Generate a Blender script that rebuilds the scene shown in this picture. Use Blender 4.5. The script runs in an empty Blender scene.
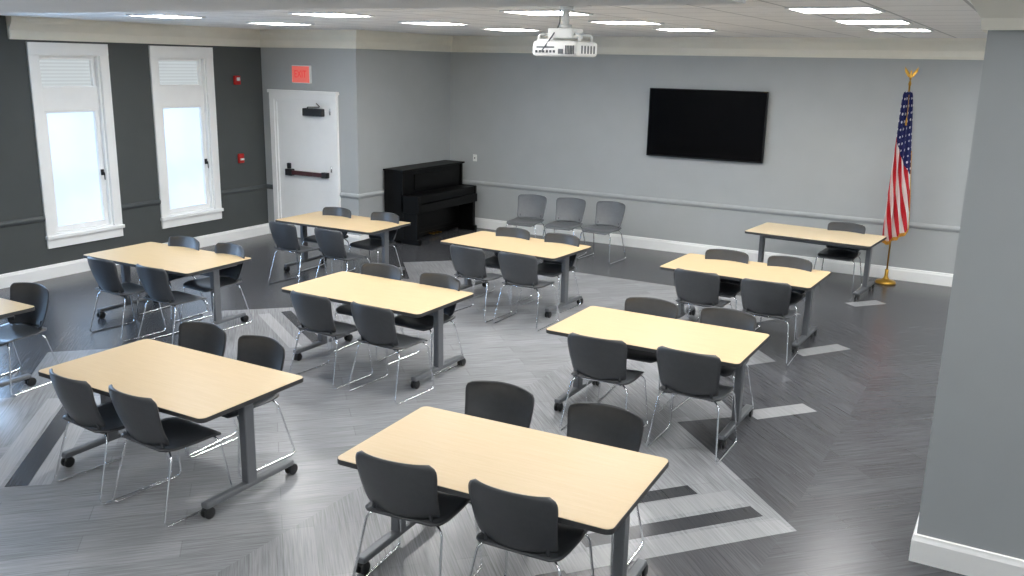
import bpy, bmesh, math, random
from mathutils import Vector, Matrix
random.seed(4)
SC=bpy.context.scene
COL=SC.collection
# ---------------------------------------------------------------- materials
def lin(c):
    return tuple(((v/255)/12.92 if v/255<=.04045 else ((v/255+.055)/1.055)**2.4) for v in c)+(1,)
def newmat(name):
    m=bpy.data.materials.new(name);m.use_nodes=True
    nt=m.node_tree;b=nt.nodes['Principled BSDF'];return m,nt,b
def mat(name,c,rough=.5,metal=0,var=.06,scale=8,stretch=(1,1,1),bump=0,spec=None,coat=0):
    m,nt,b=newmat(name);N=nt.nodes;Lk=nt.links
    tc=N.new('ShaderNodeTexCoord');mp=N.new('ShaderNodeMapping');mp.inputs['Scale'].default_value=stretch
    nz=N.new('ShaderNodeTexNoise');nz.inputs['Scale'].default_value=scale;nz.inputs['Detail'].default_value=4
    Lk.new(tc.outputs['Object'],mp.inputs[0]);Lk.new(mp.outputs[0],nz.inputs['Vector'])
    cr=N.new('ShaderNodeValToRGB');l=lin(c)
    cr.color_ramp.elements[0].position=.3;cr.color_ramp.elements[1].position=.7
    cr.color_ramp.elements[0].color=tuple(v*(1-var) for v in l[:3])+(1,)
    cr.color_ramp.elements[1].color=tuple(min(1,v*(1+var)) for v in l[:3])+(1,)
    Lk.new(nz.outputs['Fac'],cr.inputs[0]);Lk.new(cr.outputs[0],b.inputs['Base Color'])
    b.inputs['Roughness'].default_value=rough;b.inputs['Metallic'].default_value=metal
    if spec is not None:b.inputs['Specular IOR Level'].default_value=spec
    if coat:b.inputs['Coat Weight'].default_value=coat
    if bump:
        bp=N.new('ShaderNodeBump');bp.inputs['Strength'].default_value=bump;bp.inputs['Distance'].default_value=.01
        Lk.new(nz.outputs['Fac'],bp.inputs['Height']);Lk.new(bp.outputs[0],b.inputs['Normal'])
    return m
def emat(name,c,s):
    m,nt,b=newmat(name)
    b.inputs['Base Color'].default_value=lin(c);b.inputs['Emission Color'].default_value=lin(c);b.inputs['Emission Strength'].default_value=s
    return m
M={}
M['wall']=mat('wall_paint_grey',(176,180,181),.75,var=.02,scale=3)
M['dark']=mat('wall_paint_charcoal',(76,80,80),.75,var=.04,scale=3)
M['colm']=mat('column_paint_grey',(163,168,170),.75,var=.02,scale=3)
M['cream']=mat('cream_trim_paint',(247,243,229),.5,var=.02,scale=4)
M['white']=mat('white_trim_paint',(249,250,249),.4,var=.02,scale=4)
M['rail']=mat('grey_rail_paint',(176,180,181),.6,var=.02,scale=4)
M['darkrail']=mat('charcoal_rail_paint',(80,85,86),.5,var=.02,scale=4)
M['soffit']=mat('soffit_paint',(242,242,239),.7,var=.02,scale=4)
M['black']=mat('matte_black_plastic',(24,25,26),.45,var=.1)
M['chair']=mat('charcoal_chair_plastic',(68,70,73),.33,var=.06,scale=30,bump=.04)
M['chair_lit']=mat('lit_chair_plastic',(98,101,104),.4,var=.06,scale=30,bump=.04)  # same chair plastic, lightened as if catching the room lights
M['chrome']=mat('polished_chrome',(238,240,243),.16,metal=1,var=.03)
M['steel']=mat('grey_powder_steel',(112,115,119),.38,metal=.4,var=.05)
M['edge']=mat('dark_edge_band',(58,58,59),.5,var=.05)
M['piano']=mat('black_piano_lacquer',(6,6,6),.45,var=.15,spec=.2)
M['brass']=mat('polished_brass',(206,160,72),.28,metal=1,var=.05)
M['gold']=mat('gold_fringe',(206,156,60),.7,var=.25,scale=60)
M['screen']=mat('tv_screen',(4,4,6),.16,var=.1,scale=2,spec=.25)
M['red']=mat('red_alarm_plastic',(180,30,28),.4,var=.05)
M['tvframe']=mat('tv_bezel',(8,8,9),.4,var=.1,spec=.3)
M['proj']=mat('projector_white',(240,241,239),.45,var=.02)
M['greyp']=mat('grey_plastic',(96,100,104),.5,var=.05)
M['pushred']=mat('push_bar_maroon',(70,22,24),.35,var=.08)
M['signtext']=emat('exit_letter_red',(206,58,54),.7)
M['signface']=emat('exit_face',(230,112,102),.45)
M['panel']=emat('light_diffuser',(254,254,253),36)
def maple(name,a,c2):
    m,nt,b=newmat(name);N=nt.nodes;Lk=nt.links
    tc=N.new('ShaderNodeTexCoord');mp=N.new('ShaderNodeMapping');mp.inputs['Scale'].default_value=(1.2,22,1)
    nz=N.new('ShaderNodeTexNoise');nz.inputs['Scale'].default_value=3;nz.inputs['Detail'].default_value=6;nz.inputs['Distortion'].default_value=.6
    n2=N.new('ShaderNodeTexNoise');n2.inputs['Scale'].default_value=90;n2.inputs['Detail'].default_value=2
    Lk.new(tc.outputs['Object'],mp.inputs[0]);Lk.new(mp.outputs[0],nz.inputs['Vector']);Lk.new(tc.outputs['Object'],n2.inputs['Vector'])
    mx=N.new('ShaderNodeMath');mx.operation='MULTIPLY_ADD';mx.inputs[1].default_value=.25;Lk.new(n2.outputs[0],mx.inputs[0]);Lk.new(nz.outputs[0],mx.inputs[2])
    cr=N.new('ShaderNodeValToRGB');e=cr.color_ramp.elements
    e[0].position=.4;e[0].color=lin(a);e[1].position=.85;e[1].color=lin(c2)
    Lk.new(mx.outputs[0],cr.inputs[0]);Lk.new(cr.outputs[0],b.inputs['Base Color']);b.inputs['Roughness'].default_value=.36
    b.inputs['Specular IOR Level'].default_value=.45
    return m
M['maple']=maple('maple_laminate',(205,180,139),(211,187,148))
M['maple_lit']=maple('maple_laminate_lit',(242,219,180),(247,226,189))  # same maple, lightened to offset dim light on the back table
def panemat(name,c0,c1,s):
    m,nt,b=newmat(name);N=nt.nodes;Lk=nt.links
    tc=N.new('ShaderNodeTexCoord')
    nz=N.new('ShaderNodeTexNoise');nz.inputs['Scale'].default_value=1.2;nz.inputs['Detail'].default_value=2;Lk.new(tc.outputs['Object'],nz.inputs['Vector'])
    cr=N.new('ShaderNodeValToRGB');e=cr.color_ramp.elements;e[0].position=.3;e[1].position=.65
    e[0].color=c0;e[1].color=c1
    Lk.new(nz.outputs[0],cr.inputs[0]);Lk.new(cr.outputs[0],b.inputs['Emission Color']);b.inputs['Emission Strength'].default_value=s
    b.inputs['Base Color'].default_value=(.1,.1,.1,1);b.inputs['Roughness'].default_value=.4
    return m
M['pane']=panemat('frosted_daylight_glass',(.36,.44,.54,1),(.43,.62,.9,1),2.1)
M['pane_boosted']=panemat('boosted_frosted_glass',(.34,.56,.9,1),(.42,.66,1,1),20)  # for the unseen windows, glow boosted to throw blue light on the floor
def blindmat():
    m,nt,b=newmat('window_blind_slats');N=nt.nodes;Lk=nt.links
    tc=N.new('ShaderNodeTexCoord');w=N.new('ShaderNodeTexWave');w.bands_direction='Z';w.inputs['Scale'].default_value=7
    Lk.new(tc.outputs['Object'],w.inputs['Vector'])
    cr=N.new('ShaderNodeValToRGB');e=cr.color_ramp.elements;e[0].color=(.46,.51,.53,1);e[1].color=(.6,.66,.68,1)
    Lk.new(w.outputs[0],cr.inputs[0]);Lk.new(cr.outputs[0],b.inputs['Emission Color']);b.inputs['Emission Strength'].default_value=.8
    b.inputs['Base Color'].default_value=(.2,.2,.2,1);return m
M['blind']=blindmat()
def floormat(name,lo,hi,force=None,rough=.27,period=5.4,phase=.2):
    m,nt,b=newmat(name);N=nt.nodes;Lk=nt.links
    tc=N.new('ShaderNodeTexCoord')
    def grain(ang):
        r=N.new('ShaderNodeMapping');r.vector_type='POINT';r.inputs['Rotation'].default_value=(0,0,ang);Lk.new(tc.outputs['Object'],r.inputs[0])
        s=N.new('ShaderNodeMapping');s.inputs['Scale'].default_value=(1.3,44,1);Lk.new(r.outputs[0],s.inputs[0])
        nz=N.new('ShaderNodeTexNoise');nz.inputs['Scale'].default_value=2.2;nz.inputs['Detail'].default_value=5;nz.inputs['Roughness'].default_value=.6;Lk.new(s.outputs[0],nz.inputs['Vector'])
        br=N.new('ShaderNodeTexBrick');br.inputs['Color1'].default_value=(.36,.36,.36,1);br.inputs['Color2'].default_value=(.64,.64,.64,1);br.inputs['Mortar'].default_value=(.2,.2,.2,1)
        br.inputs['Scale'].default_value=1;br.inputs['Brick Width'].default_value=1.2;br.inputs['Row Height'].default_value=.2;br.inputs['Mortar Size'].default_value=.003
        Lk.new(r.outputs[0],br.inputs['Vector'])
        a=N.new('ShaderNodeMath');a.operation='MULTIPLY_ADD';a.inputs[1].default_value=.35
        bw=N.new('ShaderNodeRGBToBW');Lk.new(br.outputs[0],bw.inputs[0]);Lk.new(bw.outputs[0],a.inputs[0])
        c=N.new('ShaderNodeMath');c.operation='MULTIPLY';c.inputs[1].default_value=.75;Lk.new(nz.outputs[0],c.inputs[0]);Lk.new(c.outputs[0],a.inputs[2])
        return a
    A=grain(math.radians(-45));B=grain(math.radians(45))
    mx=N.new('ShaderNodeMix');Lk.new(A.outputs[0],mx.inputs['A']);Lk.new(B.outputs[0],mx.inputs['B'])
    if force is not None: mx.inputs['Factor'].default_value=force
    else:
        sp=N.new('ShaderNodeSeparateXYZ');Lk.new(tc.outputs['Object'],sp.inputs[0])
        d=N.new('ShaderNodeMath');d.operation='MULTIPLY_ADD';d.inputs[1].default_value=1/period;d.inputs[2].default_value=phase;Lk.new(sp.outputs[0],d.inputs[0])
        f=N.new('ShaderNodeMath');f.operation='FRACT';Lk.new(d.outputs[0],f.inputs[0])
        g=N.new('ShaderNodeMath');g.operation='GREATER_THAN';g.inputs[1].default_value=.5;Lk.new(f.outputs[0],g.inputs[0]);Lk.new(g.outputs[0],mx.inputs['Factor'])
    cr=N.new('ShaderNodeValToRGB');e=cr.color_ramp.elements;e[0].position=.36;e[0].color=lin(lo);e[1].position=.74;e[1].color=lin(hi)
    Lk.new(mx.outputs[0],cr.inputs[0]);Lk.new(cr.outputs[0],b.inputs['Base Color'])
    b.inputs['Roughness'].default_value=rough;b.inputs['Specular IOR Level'].default_value=.5
    return m
def tilemat():
    m,nt,b=newmat('acoustic_ceiling_tile');N=nt.nodes;Lk=nt.links
    tc=N.new('ShaderNodeTexCoord');mp=N.new('ShaderNodeMapping');mp.inputs['Location'].default_value=(-.1,-.3,0);Lk.new(tc.outputs['Object'],mp.inputs[0])
    br=N.new('ShaderNodeTexBrick');br.offset=0;br.inputs['Scale'].default_value=1;br.inputs['Brick Width'].default_value=.6;br.inputs['Row Height'].default_value=.6;br.inputs['Mortar Size'].default_value=.012
    br.inputs['Color1'].default_value=lin((249,248,245));br.inputs['Color2'].default_value=lin((245,244,241));br.inputs['Mortar'].default_value=lin((196,196,194))
    Lk.new(mp.outputs[0],br.inputs['Vector']);Lk.new(br.outputs[0],b.inputs['Base Color']);b.inputs['Roughness'].default_value=.9
    return m
M['tile']=tilemat()
def flagmat():
    m,nt,b=newmat('flag_cloth');N=nt.nodes;Lk=nt.links
    uv=N.new('ShaderNodeUVMap');sp=N.new('ShaderNodeSeparateXYZ');Lk.new(uv.outputs[0],sp.inputs[0])
    a=N.new('ShaderNodeMath');a.operation='MULTIPLY_ADD';a.inputs[1].default_value=.9;Lk.new(sp.outputs[1],a.inputs[0]);Lk.new(sp.outputs[0],a.inputs[2])
    s=N.new('ShaderNodeMath');s.operation='MULTIPLY';s.inputs[1].default_value=3.6;Lk.new(a.outputs[0],s.inputs[0])
    f=N.new('ShaderNodeMath');f.operation='FRACT';Lk.new(s.outputs[0],f.inputs[0])
    g=N.new('ShaderNodeMath');g.operation='GREATER_THAN';g.inputs[1].default_value=.52;Lk.new(f.outputs[0],g.inputs[0])
    mx=N.new('ShaderNodeMix');mx.data_type='RGBA';Lk.new(g.outputs[0],mx.inputs[0]);mx.inputs[6].default_value=lin((188,18,34));mx.inputs[7].default_value=lin((232,228,224))
    c=N.new('ShaderNodeMath');c.operation='MULTIPLY_ADD';c.inputs[1].default_value=.3;Lk.new(sp.outputs[0],c.inputs[0]);Lk.new(sp.outputs[1],c.inputs[2])
    cg=N.new('ShaderNodeMath');cg.operation='GREATER_THAN';cg.inputs[1].default_value=.70;Lk.new(c.outputs[0],cg.inputs[0])
    mp=N.new('ShaderNodeMapping');mp.inputs['Scale'].default_value=(5,20,1);Lk.new(uv.outputs[0],mp.inputs[0])
    vo=N.new('ShaderNodeTexVoronoi');vo.inputs['Scale'].default_value=1;vo.inputs['Randomness'].default_value=.15;Lk.new(mp.outputs[0],vo.inputs['Vector'])
    st=N.new('ShaderNodeMath');st.operation='LESS_THAN';st.inputs[1].default_value=.2;Lk.new(vo.outputs['Distance'],st.inputs[0])
    m2=N.new('ShaderNodeMix');m2.data_type='RGBA';Lk.new(st.outputs[0],m2.inputs[0]);m2.inputs[6].default_value=lin((20,30,92));m2.inputs[7].default_value=lin((230,230,234))
    m3=N.new('ShaderNodeMix');m3.data_type='RGBA';Lk.new(cg.outputs[0],m3.inputs[0]);Lk.new(mx.outputs[2],m3.inputs[6]);Lk.new(m2.outputs[2],m3.inputs[7])
    Lk.new(m3.outputs[2],b.inputs['Base Color']);b.inputs['Roughness'].default_value=.7
    return m
M['flag']=flagmat()
# ---------------------------------------------------------------- geometry helpers
def obj(name,me,parent=None,**kw):
    o=bpy.data.objects.new(name,me);COL.objects.link(o)
    if parent: o.parent=parent
    for k,v in kw.items(): o[k]=v
    return o
def empty(name,loc=(0,0,0),rot=0,**kw):
    o=bpy.data.objects.new(name,None);o.empty_display_size=.2;o.location=loc;o.rotation_euler=(0,0,rot);COL.objects.link(o)
    for k,v in kw.items(): o[k]=v
    return o
class MB:
    def __init__(s): s.v=[];s.f=[];s.mi=[];s.sm=[]
    def add(s,vs,fs,mi=0,sm=False):
        n=len(s.v);s.v+= [tuple(v) for v in vs];s.f+=[tuple(i+n for i in f) for f in fs];s.mi+=[mi]*len(fs);s.sm+=[sm]*len(fs);return s
    def box(s,a,b,mi=0,bev=0,rot=None):
        bm=bmesh.new();bmesh.ops.create_cube(bm,size=1)
        c=[(a[i]+b[i])/2 for i in range(3)];d=[abs(b[i]-a[i]) for i in range(3)]
        for v in bm.verts: v.co=Vector((v.co.x*d[0],v.co.y*d[1],v.co.z*d[2]))
        if bev:
            bmesh.ops.bevel(bm,geom=list(bm.edges),offset=min(bev,min(d)*.45),segments=2,profile=.5,affect='EDGES')
        bm.verts.index_update()
        vs=[]
        for v in bm.verts:
            p=v.co
            if rot: p=rot@p
            vs.append((p.x+c[0],p.y+c[1],p.z+c[2]))
        fs=[[v.index for v in f.verts] for f in bm.faces];bm.free()
        return s.add(vs,fs,mi)
    def prism(s,pts,z0,z1,mi=0):
        n=len(pts);vs=[(x,y,z0) for x,y in pts]+[(x,y,z1) for x,y in pts]
        fs=[list(range(n))[::-1],list(range(n,2*n))]+[[i,(i+1)%n,n+(i+1)%n,n+i] for i in range(n)]
        return s.add(vs,fs,mi)
    def lathe(s,prof,c=(0,0,0),n=24,mi=0,axis='Z'):
        vs=[];fs=[]
        for r,z in prof:
            for k in range(n):
                a=2*math.pi*k/n;p=(r*math.cos(a),r*math.sin(a),z)
                if axis=='X': p=(p[2],p[0],p[1])
                if axis=='Y': p=(p[0],p[2],p[1])
                vs.append((p[0]+c[0],p[1]+c[1],p[2]+c[2]))
        for j in range(len(prof)-1):
            for k in range(n): fs.append([j*n+k,j*n+(k+1)%n,(j+1)*n+(k+1)%n,(j+1)*n+k])
        fs.append(list(range(n))[::-1]);fs.append([(len(prof)-1)*n+k for k in range(n)])
        return s.add(vs,fs,mi,True)
    def tube(s,pts,r,n=8,mi=0,fil=.03,closed=False):
        P=[Vector(p) for p in pts];Q=[]
        for i,p in enumerate(P):
            if (i==0 or i==len(P)-1): Q.append(p);continue
            a=(P[i-1]-p);b=(P[i+1]-p);f=min(fil,a.length*.45,b.length*.45)
            p0=p+a.normalized()*f;p1=p+b.normalized()*f
            for k in range(6):
                t=k/5;Q.append(p0*(1-t)**2+p*2*t*(1-t)+p1*t*t)
        vs=[];fs=[];up=Vector((.123,.31,.94)).normalized();prev=None
        for i,q in enumerate(Q):
            d=(Q[min(i+1,len(Q)-1)]-Q[max(i-1,0)]).normalized()
            u=up-d*up.dot(d) if prev is None else prev-d*prev.dot(d)
            u.normalize();prev=u;w=d.cross(u)
            for k in range(n):
                a=2*math.pi*k/n;vs.append(q+u*math.cos(a)*r+w*math.sin(a)*r)
        for j in range(len(Q)-1):
            for k in range(n): fs.append([j*n+k,j*n+(k+1)%n,(j+1)*n+(k+1)%n,(j+1)*n+k])
        fs.append(list(range(n))[::-1]);fs.append([(len(Q)-1)*n+k for k in range(n)])
        return s.add(vs,fs,mi,True)
    def shell(s,fn,nu,nv,th,mi=0):
        P=[[Vector(fn(i/nu,j/nv)) for i in range(nu+1)] for j in range(nv+1)]
        F=[];B=[]
        for j in range(nv+1):
            for i in range(nu+1):
                du=P[j][min(i+1,nu)]-P[j][max(i-1,0)];dv=P[min(j+1,nv)][i]-P[max(j-1,0)][i]
                nn=du.cross(dv)
                nn=nn.normalized() if nn.length>1e-9 else Vector((0,0,1))
                F.append(P[j][i]+nn*th/2);B.append(P[j][i]-nn*th/2)
        n=len(F);w=nu+1;fs=[]
        for j in range(nv):
            for i in range(nu):
                a=j*w+i;fs.append([a,a+1,a+1+w,a+w]);fs.append([n+a,n+a+w,n+a+1+w,n+a+1])
        bd=[i for i in range(w)]+[j*w+nu for j in range(1,nv+1)]+[nv*w+i for i in range(nu-1,-1,-1)]+[j*w for j in range(nv-1,0,-1)]
        for k in range(len(bd)):
            a,b=bd[k],bd[(k+1)%len(bd)];fs.append([a,n+a,n+b,b])
        return s.add(F+B,fs,mi,True)
    def mesh(s,name,*mats):
        me=bpy.data.meshes.new(name);me.from_pydata(s.v,[],s.f)
        for m in mats: me.materials.append(M[m] if isinstance(m,str) else m)
        for p,i,sm in zip(me.polygons,s.mi,s.sm): p.material_index=i;p.use_smooth=sm
        me.validate();me.update();return me
def struct(name,mb,*mats): return obj(name,mb.mesh(name,*mats),kind='structure')
def rrect(l,w,r,n=6):
    pts=[]
    for cx,cy,a0 in [(l/2-r,w/2-r,0),(-l/2+r,w/2-r,90),(-l/2+r,-w/2+r,180),(l/2-r,-w/2+r,270)]:
        for k in range(n+1):
            a=math.radians(a0+90*k/n);pts.append((cx+r*math.cos(a),cy+r*math.sin(a)))
    return pts
# ---------------------------------------------------------------- room
XL,XR,YF,YB,YD,XS,H,HC=-11.125,2.6,-3.0,13.718,11.131,-9.152,3.34,3.065
T=.2
fm=[floormat('vinyl_plank_charcoal',(52,53,56),(90,91,95)),
    floormat('vinyl_plank_silver',(114,115,118),(163,164,167)),
    floormat('vinyl_strip_dark',(50,51,54),(68,69,72),1),
    floormat('vinyl_strip_pale',(150,151,153),(176,177,179),1),
    floormat('vinyl_strip_muted',(134,135,137),(162,163,165),1)]
fl=MB();fl.box((XL-T,YF-T,-.1),(XR+T,YB+T,0),0)
def poly(pts,z,mi):
    n=len(pts);fl.add([(x,y,z) for x,y in pts],[list(range(n))],mi)
right=[(-2.9,-1.0),(-1.9,1.2),(-2.7,2.0),(-1.6,4.0),(-2.2,4.2),(-1.0,5.56),(-1.9,6.5),(-2.3,6.9),(-1.9,7.3),(-2.6,8.2),(-2.0,9.0),(-2.8,9.9),(-2.2,11.0),(-2.8,11.5)]
left=[(-7.0,11.5),(-7.9,10.6),(-7.2,9.8),(-8.0,9.0),(-7.2,8.1),(-8.2,7.1),(-7.3,6.2),(-8.3,5.2),(-7.4,4.3),(-8.0,3.5),(-7.0,2.5),(-8.0,1.2),(-7.0,-1.0)]
poly(right+left,.0008,1)
def strip(p,ang,l,w,mi,z=.0016):
    a=math.radians(ang);d=(math.cos(a),math.sin(a));n=(-d[1],d[0])
    q=[(p[0],p[1]),(p[0]-d[0]*l,p[1]-d[1]*l)]
    poly([(q[0][0],q[0][1]),(q[0][0]+n[0]*w,q[0][1]+n[1]*w),(q[1][0]+n[0]*w,q[1][1]+n[1]*w),(q[1][0],q[1][1])],z,mi)
strip((-1.02,5.54),50,1.6,.19,4)
strip((-1.24,5.64),50,1.30,.15,2)
strip((-1.40,5.76),50,1.6,.20,4)
strip((-1.72,5.72),50,.62,.14,2)
strip((-1.34,7.80),50,.62,.2,4)
strip((-1.42,9.87),55,.66,.2,4)
strip((-1.38,12.15),50,.5,.2,4)
strip((-5.72,3.34),-48,1.75,.14,3);strip((-5.84,3.24),-48,1.75,.15,2);strip((-5.96,3.12),-48,1.75,.14,3)
strip((-6.4,6.62),-32,1.4,.13,3);strip((-6.3,7.2),-32,1.2,.12,3);strip((-6.35,6.9),-32,1.3,.12,2)
struct('floor',fl,*fm)
cl=MB().box((XL-T,YF-T,H),(XR+T,YB+T,H+.1));struct('ceiling',cl,'tile')
WIN=[(7.12,8.27),(8.95,10.10),(5.27,6.42),(3.42,4.57)]
CS=.13;OZ0,OZ1=.56,2.90
op=sorted([(a+CS,b-CS) for a,b in WIN])
w=MB();y=YF-T
for a,b in op:
    w.box((XL-T,y,0),(XL,a,H));w.box((XL-T,a,0),(XL,b,OZ0));w.box((XL-T,a,OZ1),(XL,b,H));y=b
w.box((XL-T,y,0),(XL,YD,H));struct('wall_left',w,'dark')
struct('wall_entry',MB().box((XL-T,YD,0),(XS,YD+T,H)),'wall')
struct('wall_alcove',MB().box((XS-T,YD+T,0),(XS,YB,H)),'wall')
struct('wall_back',MB().box((XS-T,YB,0),(XR+T,YB+T,H)),'wall')
struct('wall_right',MB().box((XR,YF-T,0),(XR+T,YB,H)),'wall')
struct('wall_front',MB().box((XL,YF-T,0),(XR,YF,H)),'wall')
CX,CY=-.305,5.58
struct('wall_column',MB().box((CX,CY,0),(XR,6.4,H)),'colm')
struct('trim_soffit',MB().box((XL,1.6,3.11),(-.86,2.97,H)),'soffit')
CP=[(0,HC),(.025,HC),(.035,HC+.03),(.035,HC+.11),(.05,HC+.13),(.10,HC+.2),(.115,HC+.24),(.115,H),(0,H)]
def mould(mb,path,prof):
    n=len(path)
    P=[Vector((x,y)) for x,y in path]
    nor=[]
    for i in range(n-1):
        d=(P[i+1]-P[i]).normalized();nor.append(Vector((-d.y,d.x)))
    rows=[]
    for i in range(n):
        if i==0: m=nor[0]
        elif i==n-1: m=nor[-1]
        else:
            m=nor[i-1]+nor[i];m=m/(m.dot(nor[i]))
        rows.append([(P[i].x+m.x*o,P[i].y+m.y*o,z) for o,z in prof])
    k=len(prof);vs=[v for r in rows for v in r];fs=[]
    for i in range(n-1):
        for j in range(k): fs.append([i*k+j,i*k+(j+1)%k,(i+1)*k+(j+1)%k,(i+1)*k+j])
    fs.append(list(range(k)));fs.append([(n-1)*k+j for j in range(k)][::-1]);mb.add(vs,fs)
m=MB();mould(m,[(XR,YB),(XS,YB),(XS,YD),(XL,YD),(XL,6.9)],CP);struct('trim_crown',m,'cream')
m=MB();mould(m,[(CX,6.4),(CX,CY),(XR,CY)],[(0,3.13),(-.03,3.13),(-.04,3.19),(-.1,3.28),(-.1,H),(0,H)]);struct('trim_column_crown',m,'cream')
BP=[(0,0),(.022,0),(.022,.14),(.015,.16),(.012,.175),(0,.18)]
m=MB();mould(m,[(XR,YB),(XS,YB),(XS,YD),(-9.52,YD)],BP);struct('baseboard_back',m,'white')
m=MB();mould(m,[(-10.94,YD),(XL,YD),(XL,YF)],BP);struct('baseboard_left',m,'white')
m=MB();mould(m,[(CX,6.4),(CX,CY),(XR,CY)],[(-o,z) for o,z in BP]);struct('baseboard_column',m,'white')
RP=[(0,.765),(.018,.775),(.03,.80),(.03,.815),(.018,.835),(0,.845)]
m=MB();mould(m,[(XR,YB),(XS,YB),(XS,YD),(-9.52,YD)],RP);struct('trim_rail_back',m,'rail')
m=MB();mould(m,[(-10.94,YD),(XL,YD),(XL,10.10)],RP);mould(m,[(XL,8.95),(XL,8.27)],RP);mould(m,[(XL,7.12),(XL,6.42)],RP);struct('trim_rail_left',m,'darkrail')
for i,(a,b) in enumerate(WIN):
    e=empty('window_%d'%(i+1),(XL,(a+b)/2,0),kind='structure')
    hw=(b-a)/2
    m=MB();m.box((0,-hw,.56),(.03,-hw+CS,2.89),bev=.003);m.box((0,hw-CS,.56),(.03,hw,2.89),bev=.003)
    m.box((0,-hw,2.885),(.034,hw,3.04),bev=.003)
    m.box((0,-hw-.015,.52),(.06,hw+.015,.57),bev=.008);m.box((0,-hw,.40),(.028,hw,.525),bev=.004)
    obj('casing',m.mesh('casing','white'),e)
    iw=hw-CS
    m=MB();
    m.box((-.19,-iw,OZ0),(-.001,-iw+.03,OZ1));m.box((-.19,iw-.03,OZ0),(-.001,iw,OZ1));m.box((-.19,-iw+.03,OZ1-.03),(-.001,iw-.03,OZ1));m.box((-.19,-iw+.03,OZ0),(-.001,iw-.03,OZ0+.03))
    obj('jamb',m.mesh('jamb','white'),e)
    m=MB()
    def fr(z0,z1,fw,fb,x0=-.13,x1=-.06):
        m.box((x0,-iw+.03,z0),(x1,-iw+.03+fw,z1),bev=.005);m.box((x0,iw-.03-fw,z0),(x1,iw-.03,z1),bev=.005)
        m.box((x0,-iw+.031,z0),(x1+.001,iw-.031,z0+fb),bev=.005);m.box((x0,-iw+.031,z1-fw*.8),(x1+.001,iw-.031,z1),bev=.005)
    fr(2.44,2.87,.045,.05,-.13,-.065);obj('upper_sash',m.mesh('upper_sash','white'),e)
    m=MB();m.box((-.12,-iw+.03,2.17),(-.04,iw-.03,2.48),bev=.008);fr(.59,2.20,.065,.07,-.12,-.05)
    ls=obj('lower_sash',m.mesh('lower_sash','white'),e)
    m=MB().box((-.12,-iw+.06,2.46),(-.112,iw-.06,2.85));obj('blind',m.mesh('blind','blind'),e)
    m=MB().box((-.105,-iw+.06,.62),(-.097,iw-.06,2.19));obj('pane',m.mesh('pane','pane' if i<2 else 'pane_boosted'),e)
    m=MB();m.box((-.052,iw-.09,1.28),(-.03,iw-.05,1.36),bev=.004);m.tube([(-.03,iw-.07,1.33),(0.0,iw-.07,1.32),(.005,iw-.07,1.22)],.008)
    obj('latch',m.mesh('latch','black'),ls)
# door
d=empty('door_1',((-10.94-9.52)/2,YD,0),kind='structure')
hw=.71
m=MB();m.box((-hw,-.05,0),(-hw+.10,0,2.27),bev=.006);m.box((hw-.10,-.05,0),(hw,0,2.27),bev=.006);m.box((-hw,-.052,2.26),(hw,0,2.38),bev=.006)
m.box((-hw+.095,-.035,0),(-hw+.14,0,2.265),bev=.004);m.box((hw-.14,-.035,0),(hw-.095,0,2.265),bev=.004);m.box((-hw+.095,-.036,2.22),(hw-.095,0,2.265),bev=.004)
m.box((-hw-.02,-.07,2.36),(hw+.02,0,2.41),bev=.006);obj('casing',m.mesh('casing','white'),d)
slab=obj('door_leaf',MB().box((-hw+.14,-.014,.01),(hw-.14,-.001,2.225)).mesh('door_leaf','white'),d)
m=MB();m.box((-.30,-.09,1.06),(.42,-.05,1.13),bev=.01,mi=1);m.box((-.38,-.10,1.04),(-.24,-.012,1.15),bev=.012,mi=0);m.box((.38,-.09,1.05),(.5,-.012,1.14),bev=.01,mi=0)
m.box((-.38,-.05,1.15),(-.31,-.012,1.24),bev=.01,mi=0)
obj('push_bar',m.mesh('push_bar','black','pushred'),slab)
m=MB();m.box((.04,-.10,2.02),(.44,-.012,2.14),bev=.012);m.tube([(.14,-.08,2.13),(.14,-.08,2.16),(.42,-.10,2.17),(.3,-.05,2.22)],.008)
obj('door_closer',m.mesh('door_closer','black'),slab)
m=MB()
for z in (.3,1.2,2.1): m.lathe([(.012,-.05),(.012,.05)],(hw-.14,-.045,z),12)
obj('hinge',m.mesh('hinge','chrome'),d)
# exit sign
s=empty('exit_sign',(-10.235,YD,2.66),label='red-pink exit sign on the wall above the door',category='exit sign')
obj('housing',MB().box((-.19,-.05,-.14),(.19,0,.14),bev=.01).mesh('housing','proj'),s)
obj('sign_face',MB().box((-.178,-.056,-.126),(.178,-.048,.126),bev=.003).mesh('sign_face','signface'),s)
cu=bpy.data.curves.new('EXIT','FONT');cu.body='EXIT';cu.size=.16;cu.align_x='CENTER';cu.align_y='CENTER';cu.extrude=.002;cu.offset=.0
tmp=bpy.data.objects.new('tmp',cu);COL.objects.link(tmp);bpy.context.view_layer.update()
me=bpy.data.meshes.new_from_object(tmp.evaluated_get(bpy.context.evaluated_depsgraph_get()));bpy.data.objects.remove(tmp)
me.materials.clear();me.materials.append(M['signtext'])
t=obj('exit_lettering',me,s);t.rotation_euler=(math.pi/2,0,0);t.location=(0,-.059,0);t.scale=(.78,1,1)
s=empty('fire_alarm',(XL-.004,10.57,2.55),label='red fire alarm horn strobe on the charcoal wall',category='fire alarm')
obj('housing',MB().box((0,-.06,-.07),(.045,.06,.07),bev=.01).mesh('housing','red'),s)
obj('strobe_lens',MB().box((.045,-.03,-.01),(.065,.03,.045),bev=.008).mesh('strobe_lens','proj'),s)
s=empty('pull_station',(XL-.004,10.57,1.32),label='red manual fire alarm pull station on the charcoal wall',category='fire alarm')
obj('housing',MB().box((0,-.055,-.075),(.045,.055,.075),bev=.01).mesh('housing','red'),s)
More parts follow.
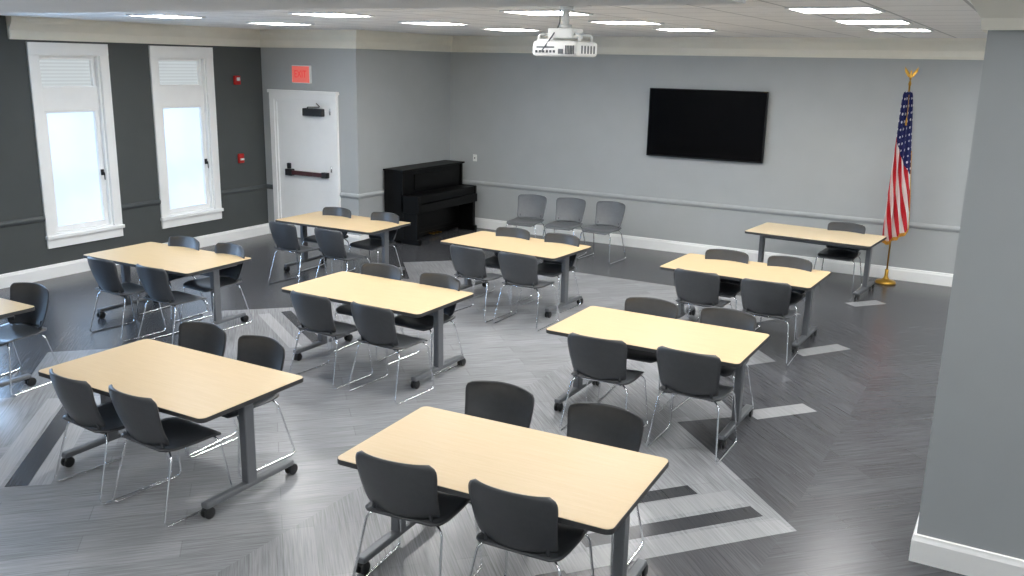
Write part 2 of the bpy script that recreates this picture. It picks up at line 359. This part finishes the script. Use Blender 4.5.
obj('pull_handle',MB().box((.045,-.04,-.03),(.06,.04,0),bev=.005).mesh('pull_handle','proj'),s)
s=empty('light_switch',(-8.62,YB,1.25),label='small white switch plate on the grey wall',category='light switch')
obj('plate',MB().box((-.04,-.008,-.06),(.04,0,.06),bev=.003).mesh('plate','proj'),s)
obj('toggle',MB().box((-.008,-.02,-.015),(.008,-.006,.015),bev=.002).mesh('toggle','greyp'),s)
tv=empty('wall_television',(-4.43,YB,2.045),label='large flat black television mounted on the grey wall',category='television')
obj('bezel',MB().box((-.925,-.09,-.525),(.925,-.035,.525),bev=.008).mesh('bezel','tvframe'),tv)
obj('screen',MB().box((-.905,-.094,-.5),(.905,-.088,.51)).mesh('screen','screen'),tv)
obj('wall_bracket',MB().box((-.3,-.036,-.2),(.3,0,.2),bev=.004).mesh('wall_bracket','black'),tv)
# ---------------------------------------------------------------- ceiling lights
def clone(e,loc,rot=None,**kw):
    n=e.copy();COL.objects.link(n);n.location=loc
    if rot is not None:n.rotation_euler=(0,0,rot)
    for k,v in kw.items(): n[k]=v
    def rec(src,dst):
        for c in list(src.children):
            k=c.copy();COL.objects.link(k);k.parent=dst;rec(c,k)
    rec(e,n);return n
def light(loc):
    e=empty('ceiling_light',loc,label='square recessed white ceiling light panel in the tile grid',category='ceiling light',group='recessed ceiling light panels')
    m=MB()
    for a,b in (((-.3,-.3),(.3,-.275)),((-.3,.275),(.3,.3)),((-.3,-.275),(-.275,.275)),((.275,-.275),(.3,.275))): m.box((a[0],a[1],-.012),(b[0],b[1],-.0005))
    obj('frame',m.mesh('frame','white'),e);obj('diffuser',MB().box((-.275,-.275,-.008),(.275,.275,-.0005)).mesh('diffuser','panel'),e);return e
L0=None
pos=[(x,y) for y in (.6,5.4,7.2,9.0,10.8) for x in (-8.6,-6.2,-3.8,-1.4,1.0) if not (y in (5.4,10.8) and x==-8.6)]
pos+=[(1.0,12.6),(-1.4,-1.8),(1.0,-1.8),(1.0,3.4)]  # unseen panels, like the front row, added for their light on the room
for xx,yy in pos:
    if L0 is None: L0=light((xx,yy,H))
    else: clone(L0,(xx-.06+(.05 if yy==7.2 else .03),yy,H))
# ---------------------------------------------------------------- table
TL,TW=1.66,.935
def table(loc,rot,label):
    e=empty('training_table',loc,rot,label=label,category='table',group='rolling training tables')
    obj('edge_band',MB().prism(rrect(TL,TW,.045),.710,.7385).mesh('edge_band','edge'),e)
    obj('tabletop',MB().prism(rrect(TL-.007,TW-.007,.042),.7380,.7405).mesh('tabletop','maple'),e)
    for sx in (-1,1):
        m=MB();m.box((sx*.72-.03,-.045,.085),(sx*.72+.03,.045,.68),bev=.01);m.box((sx*.72-.035,-.3,.675),(sx*.72+.035,.3,.711),bev=.006)
        lg=obj('leg',m.mesh('leg','steel'),e)
        m=MB();m.box((sx*.72-.032,-.40,.075),(sx*.72+.032,.40,.115),bev=.012);ft=obj('foot',m.mesh('foot','steel'),lg)
        for sy in (-1,1):
            m=MB();cx,cy=sx*.72,sy*.385
            m.lathe([(.012,.055),(.012,.08)],(cx,cy,0),10)
            m.box((cx-.018,cy-.012,.05),(cx+.018,cy+.03,.072),bev=.006)
            for q in (-1,1): m.lathe([(.032,-.009),(.040,-.006),(.040,.006),(.032,.009)],(cx+q*.019,cy+.015,.040),20,axis='X')
            obj('caster',m.mesh('caster','black'),ft)
    m=MB();m.box((-.70,-.02,.60),(.70,.02,.665),bev=.006);obj('crossbar',m.mesh('crossbar','steel'),e)
    return e
TAB={'T1':(-2.362,4.096,.049),'T2':(-5.052,4.048,.002),'T3':(-8.27,4.14,0),'T4':(-8.207,6.650,.015),'T5':(-8.138,9.546,.009),'T6':(-5.335,6.736,-.007),
'T7':(-5.405,9.558,-.06),'T8':(-2.540,6.952,0),'T9':(-2.607,9.790,-.038),'T10':(-2.432,12.560,-.08)}
base='rectangular maple-topped table on grey T-legs with casters'
t0=None
for k,(x,y,r) in TAB.items():
    lb=base+(' beside the flag' if k=='T10' else ' near the windows' if k in('T3','T4') else '')
    if t0 is None: t0=table((x,y,0),r,lb)
    else: n=clone(t0,(x,y,0),r,label=lb)
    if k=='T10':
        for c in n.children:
            if c.name.startswith('tabletop'): c.material_slots[0].link='OBJECT';c.material_slots[0].material=M['maple_lit']
# ---------------------------------------------------------------- chair (faces +Y, origin under seat centre)
def chair(loc,rot,label):
    e=empty('stacking_chair',loc,rot,label=label,category='chair',group='stacking chairs')
    def seat(u,v):
        s=2*u-1;y=-.21+.45*v
        wv=.225+.012*math.sin(v*math.pi)
        c=.06
        if v>1-c/.45: q=(v-(1-c/.45))/(c/.45);wv-=c*.8*(1-math.sqrt(max(0,1-q*q)))
        if v<c/.45: q=1-v/(c/.45);wv-=c*.6*(1-math.sqrt(max(0,1-q*q)))
        z=.452-.018*(1-s*s)*math.sin(v*math.pi)-.03*max(0,(v-.75)/.25)**2+.012*max(0,1-v/.25)
        return (s*wv,y,z)
    obj('seat',MB().shell(seat,16,14,.012).mesh('seat','chair'),e)
    def back(u,v):
        s=1-2*u
        wv=.210+.026*min(1,v*1.3)
        c=.15
        if v>1-c: q=(v-(1-c))/c;wv-=.042*(1-math.sqrt(max(0,1-q*q)))
        if v<.12: q=1-v/.12;wv-=.036*(1-math.sqrt(max(0,1-q*q)))
        y=-.205-.095*v+.062*s*s-.018*math.sin(v*math.pi)
        z=.472+.345*v-.010*s*s*v
        return (s*wv,y,z)
    bk=obj('backrest',MB().shell(back,22,22,.010).mesh('backrest','chair'),e)
    for sx in (-1,1):
        m=MB();m.tube([(sx*.185,.17,.432),(sx*.235,.19,.40),(sx*.265,.245,.008),(sx*.265,-.27,.008),(sx*.225,-.16,.40),(sx*.185,-.14,.432)],.0068,8,fil=.045)
        obj('sled_leg',m.mesh('sled_leg','chrome'),e)
        m=MB();m.tube([(sx*.17,-.05,.438),(sx*.17,-.165,.436),(sx*.168,-.178,.49),(sx*.165,-.183,.53)],.010,8,fil=.03);obj('back_support',m.mesh('back_support','chair'),e)
    m=MB();m.tube([(-.185,.17,.432),(.185,.17,.432)],.0065);obj('crossbar',m.mesh('crossbar','chrome'),e)
    m=MB();m.tube([(-.185,-.14,.432),(.185,-.14,.432)],.0065);obj('crossbar',m.mesh('crossbar','chrome'),e)
    e.scale=(1.06,1.06,1.06)
    return e
CH=[
(-2.84,3.66,0,6),(-2.11,3.69,0,3),(-2.92,5.05,1,4),(-2.14,5.06,1,2),
(-5.55,3.54,0,-5),(-4.93,3.56,0,-4),(-5.67,4.95,1,3),(-4.99,4.93,1,-3),
(-8.02,4.98,1,6),
(-8.60,6.03,0,-4),(-7.85,6.07,0,-4),(-8.71,7.38,1,2),(-7.94,7.39,1,-4),
(-8.62,8.80,0,-4),(-7.80,8.78,0,-5),(-8.74,10.19,1,3),(-7.90,10.25,1,-2),
(-5.72,6.14,0,-3),(-4.99,6.14,0,-4),(-5.86,7.54,1,3),(-5.08,7.51,1,-3),
(-5.72,8.86,0,-5),(-5.02,8.86,0,0),(-5.81,10.27,1,0),(-5.08,10.27,1,-4),
(-2.87,6.39,0,2),(-2.12,6.45,0,0),(-2.91,7.81,1,3),(-2.18,7.84,1,-3),
(-2.99,9.21,0,-2),(-2.23,9.18,0,2),(-3.01,10.50,1,3),(-2.27,10.53,1,-4),
(-2.17,13.46,1,-3),(-7.10,13.15,1,6),(-6.42,13.22,1,4),(-5.72,13.25,1,-4)]
cb='charcoal plastic stacking chair with chrome sled legs '
c0=None
for i,(x,y,f,r) in enumerate(CH):
    k=.967 if f else .959
    x*=k;y*=k;r=math.radians(r)+(math.pi if f else 0)
    ox,oy=-math.sin(r)*.318,math.cos(r)*.318
    lb='charcoal stacking chair, brightened as if lit, with chrome sled legs near the wall' if i>33 else cb+'at maple table'
    P=(x+ox,y+oy,0)
    if c0 is None: c0=chair(P,r,lb)
    else: n=clone(c0,P,r,label=lb)
    if i>33:
        for c in n.children:
            if c.name.startswith(('seat','backrest')):
                c.material_slots[0].link='OBJECT';c.material_slots[0].material=M['chair_lit']
# ---------------------------------------------------------------- piano
p=empty('upright_piano',(-8.75,12.60,0),label='black upright piano with closed keyboard lid in the corner',category='piano')
p.scale=(1.08,1.16,1.0)
y0,y1=-.76,.76;xb=-.33
m=MB();m.box((xb,y0,0.03),(.02,y0+.04,1.17),bev=.004);m.box((xb,y1-.04,.03),(.02,y1,1.17),bev=.004);m.box((xb,y0+.005,.04),(xb+.03,y1-.005,1.165));m.box((xb,y0+.03,.04),(0,y1-.03,.1));obj('case',m.mesh('case','piano'),p)
obj('top_lid',MB().box((xb-.005,y0-.02,1.17),(.05,y1+.02,1.2),bev=.008).mesh('top_lid','piano'),p)
m=MB();m.box((-.03,y0+.04,.78),(-.005,y1-.04,1.17),bev=.004);m.box((-.01,y0+.3,.84),(.01,y1-.3,1.1),bev=.004);obj('upper_panel',m.mesh('upper_panel','piano'),p)
m=MB();m.box((-.03,y0+.04,.1),(-.005,y1-.04,.62),bev=.004);m.box((-.01,y0+.12,.17),(.008,y1-.12,.55),bev=.004);obj('lower_panel',m.mesh('lower_panel','piano'),p)
m=MB();m.box((-.02,y0,.52),(.31,y1,.66),bev=.006);m.box((-.02,y0,.64),(.30,y0+.06,.80),bev=.012);m.box((-.02,y1-.06,.64),(.30,y1,.80),bev=.012);obj('key_bed',m.mesh('key_bed','piano'),p)
obj('keyboard_lid',MB().box((-.01,y0+.06,.655),(.29,y1-.06,.795),bev=.02).mesh('keyboard_lid','piano'),p)
for yy in (y0+.035,y1-.035):
    m=MB();m.prism([(-.02,yy-.03),(.27,yy-.03),(.27,yy+.03),(-.02,yy+.03)],.08,.53);m.box((-.02,yy-.035,.0),(.31,yy+.035,.09),bev=.01);obj('leg',m.mesh('leg','piano'),p)
for q in (-.09,0,.09): obj('pedal',MB().box((.0,q-.018,.05),(.09,q+.018,.065),bev=.005).mesh('pedal','brass'),p)
for yy in (y0+.08,y1-.08):
    obj('caster',MB().lathe([(.02,-.012),(.028,-.008),(.028,.008),(.02,.012)],(-.2,yy,.028),14,axis='X').mesh('caster','black'),p)
# ---------------------------------------------------------------- projector
pr=empty('ceiling_projector',(-3.12,6.2,H),label='white video projector hanging from a ceiling mount',category='projector')
m=MB();m.box((-.16,-.10,-.02),(.16,.10,-.001),bev=.004);m.lathe([(.05,-.05),(.05,-.02)],(0,0,0),20);obj('ceiling_plate',m.mesh('ceiling_plate','proj'),pr)
m=MB();m.lathe([(.026,-.18),(.026,-.04)],(0,0,0),16);m.lathe([(.045,-.175),(.045,-.15)],(0,0,0),16);m.box((-.105,-.09,-.25),(.105,.09,-.175),bev=.012)
for a in (0,1,2,3):
    sx=(1 if a%2 else -1);sy=(1 if a>1 else -1);m.tube([(sx*.08,sy*.03,-.215),(sx*.165,sy*.10,-.225),(sx*.165,sy*.10,-.27)],.010,6)
obj('mount_arm',m.mesh('mount_arm','proj'),pr)
m=MB();m.box((-.195,-.155,-.378),(.195,.155,-.268),bev=.025);m.box((-.17,-.13,-.274),(-.03,.13,-.254),bev=.008);bd=obj('projector_body',m.mesh('projector_body','proj'),pr);bd.rotation_euler=(0,0,math.radians(-4))
m=MB();m.lathe([(.05,0),(.05,.05),(.04,.052),(.04,.045)],(.08,.145,-.32),24,axis='Y');obj('lens',m.mesh('lens','black'),bd)
m=MB();
for q in range(6): m.box((-.16+q*.03,-.160,-.352),(-.142+q*.03,-.153,-.334),bev=.002)
m.box((-.15,-.160,-.318),(.0,-.153,-.308));m.box((.035,-.160,-.360),(.075,-.153,-.325),bev=.002)
for q in range(6): m.box((.095+q*.013,-.160,-.360),(.101+q*.013,-.153,-.300))
for q in range(5): m.box((.193,-.1+q*.045,-.355),(.197,-.08+q*.045,-.30))
obj('connector_panel',m.mesh('connector_panel','greyp'),bd)
m=MB();m.tube([(-.1,-.15,-.345),(-.1,-.185,-.345),(-.06,-.12,-.25),(-.03,-.04,-.15),(-.03,-.035,-.05)],.005);obj('cable',m.mesh('cable','greyp'),pr)
# ---------------------------------------------------------------- flag
fg=empty('flag_stand',(-1.575,13.40,0),label='american flag with gold fringe draped on a brass floor pole',category='flag')
m=MB();m.lathe([(.14,0),(.14,.018),(.125,.038),(.055,.055),(.032,.08),(.024,.11),(.024,.2)],(0,0,0),32);obj('base',m.mesh('base','brass'),fg)
m=MB();m.lathe([(.012,.1),(.012,2.72)],(0,0,0),14);obj('pole',m.mesh('pole','brass'),fg)
m=MB();m.lathe([(.01,2.70),(.018,2.73),(.020,2.745),(.012,2.77),(.007,2.785)],(0,0,0),16)
m.lathe([(.004,2.78),(.014,2.80),(.017,2.84),(.011,2.875),(.013,2.895),(.010,2.91),(.003,2.918)],(0,0,0),12)
m.add([(0,-.012,2.90),(0,.012,2.90),(-.03,0,2.893)],[[0,1,2],[2,1,0]])
for sx in (-1,1):
    m.add([(0,0,2.82),(sx*.02,0,2.87),(sx*.085,.01,2.96),(sx*.08,.01,2.90),(sx*.035,0,2.83),(0,.012,2.83),(sx*.02,.012,2.88),(sx*.085,.02,2.965),(sx*.08,.02,2.905),(sx*.035,.012,2.84)],
      [[0,1,2,3,4],[9,8,7,6,5],[0,1,6,5],[1,2,7,6],[2,3,8,7],[3,4,9,8],[4,0,5,9]])
obj('eagle_finial',m.mesh('eagle_finial','brass'),fg)
def cloth(u,v):
    lo=.60+.25*abs(u-.2);z=2.64-(2.64-lo)*v
    wd=.10+.21*v**.5
    x=.0+(u-.5)*wd+.010*math.sin(v*5+u*3)+.055*v+.010*(.3+v)*math.cos(u*22)
    y=-.07-.035*(.35+v)*math.sin(u*22+v*1.5)-.02*v*math.cos(u*9)
    return (x,y,z)
nu,nv=72,50
vs=[cloth(i/nu,j/nv) for j in range(nv+1) for i in range(nu+1)]
fs=[[j*(nu+1)+i,j*(nu+1)+i+1,(j+1)*(nu+1)+i+1,(j+1)*(nu+1)+i] for j in range(nv) for i in range(nu)]
mb=MB().add(vs,fs,0,True);me=mb.mesh('flag_cloth','flag')
uvl=me.uv_layers.new(name='UVMap')
for pl in me.polygons:
    for li in pl.loop_indices:
        vi=me.loops[li].vertex_index;j,i=divmod(vi,nu+1);uvl.data[li].uv=(i/nu,1-j/nv)
obj('flag_cloth',me,fg)
m=MB();vs=[]
edge=[cloth(i/nu,1) for i in range(nu+1)]+[cloth(1,j/nv) for j in range(nv,20,-1)]
for i,q in enumerate(edge):
    q=Vector(q);o=Vector((.0,0,-.05)) if i<=nu else Vector((.010,-.003,-.008))
    vs+=[q,q+o]
fs=[[2*i,2*i+2,2*i+3,2*i+1] for i in range(len(edge)-1)]
m.add(vs,fs,0,True);obj('fringe',m.mesh('fringe','gold'),fg)
m=MB();m.tube([(.02,-.11,2.6),(.03,-.12,2.4),(.03,-.13,2.3)],.003);m.lathe([(.004,2.3),(.010,2.28),(.012,2.2),(.008,2.2)],(.03,-.13,0),10);obj('tassel',m.mesh('tassel','gold'),fg)
# ---------------------------------------------------------------- camera and world
f,yaw,pit,rol,h=905.0,-.5175,.2445,.0207,2.9149
F=Vector((math.sin(yaw)*math.cos(pit),math.cos(yaw)*math.cos(pit),-math.sin(pit)))
R=Vector((math.cos(yaw),-math.sin(yaw),0));U=R.cross(F)
R2=R*math.cos(rol)+U*math.sin(rol);U2=-R*math.sin(rol)+U*math.cos(rol)
cd=bpy.data.cameras.new('camera');cd.sensor_width=36;cd.lens=f/1024*36;cd.clip_end=100;cd.clip_start=.05
co=bpy.data.objects.new('camera',cd);COL.objects.link(co)
mw=Matrix.Identity(4)
for i in range(3): mw[i][0]=R2[i];mw[i][1]=U2[i];mw[i][2]=-F[i]
mw[0][3],mw[1][3],mw[2][3]=0,0,h
co.matrix_world=mw;SC.camera=co
wd=bpy.data.worlds.new('world');SC.world=wd;wd.use_nodes=True
wd.node_tree.nodes['Background'].inputs[0].default_value=(.7,.85,1,1);wd.node_tree.nodes['Background'].inputs[1].default_value=1
SC.view_settings.view_transform='Standard'
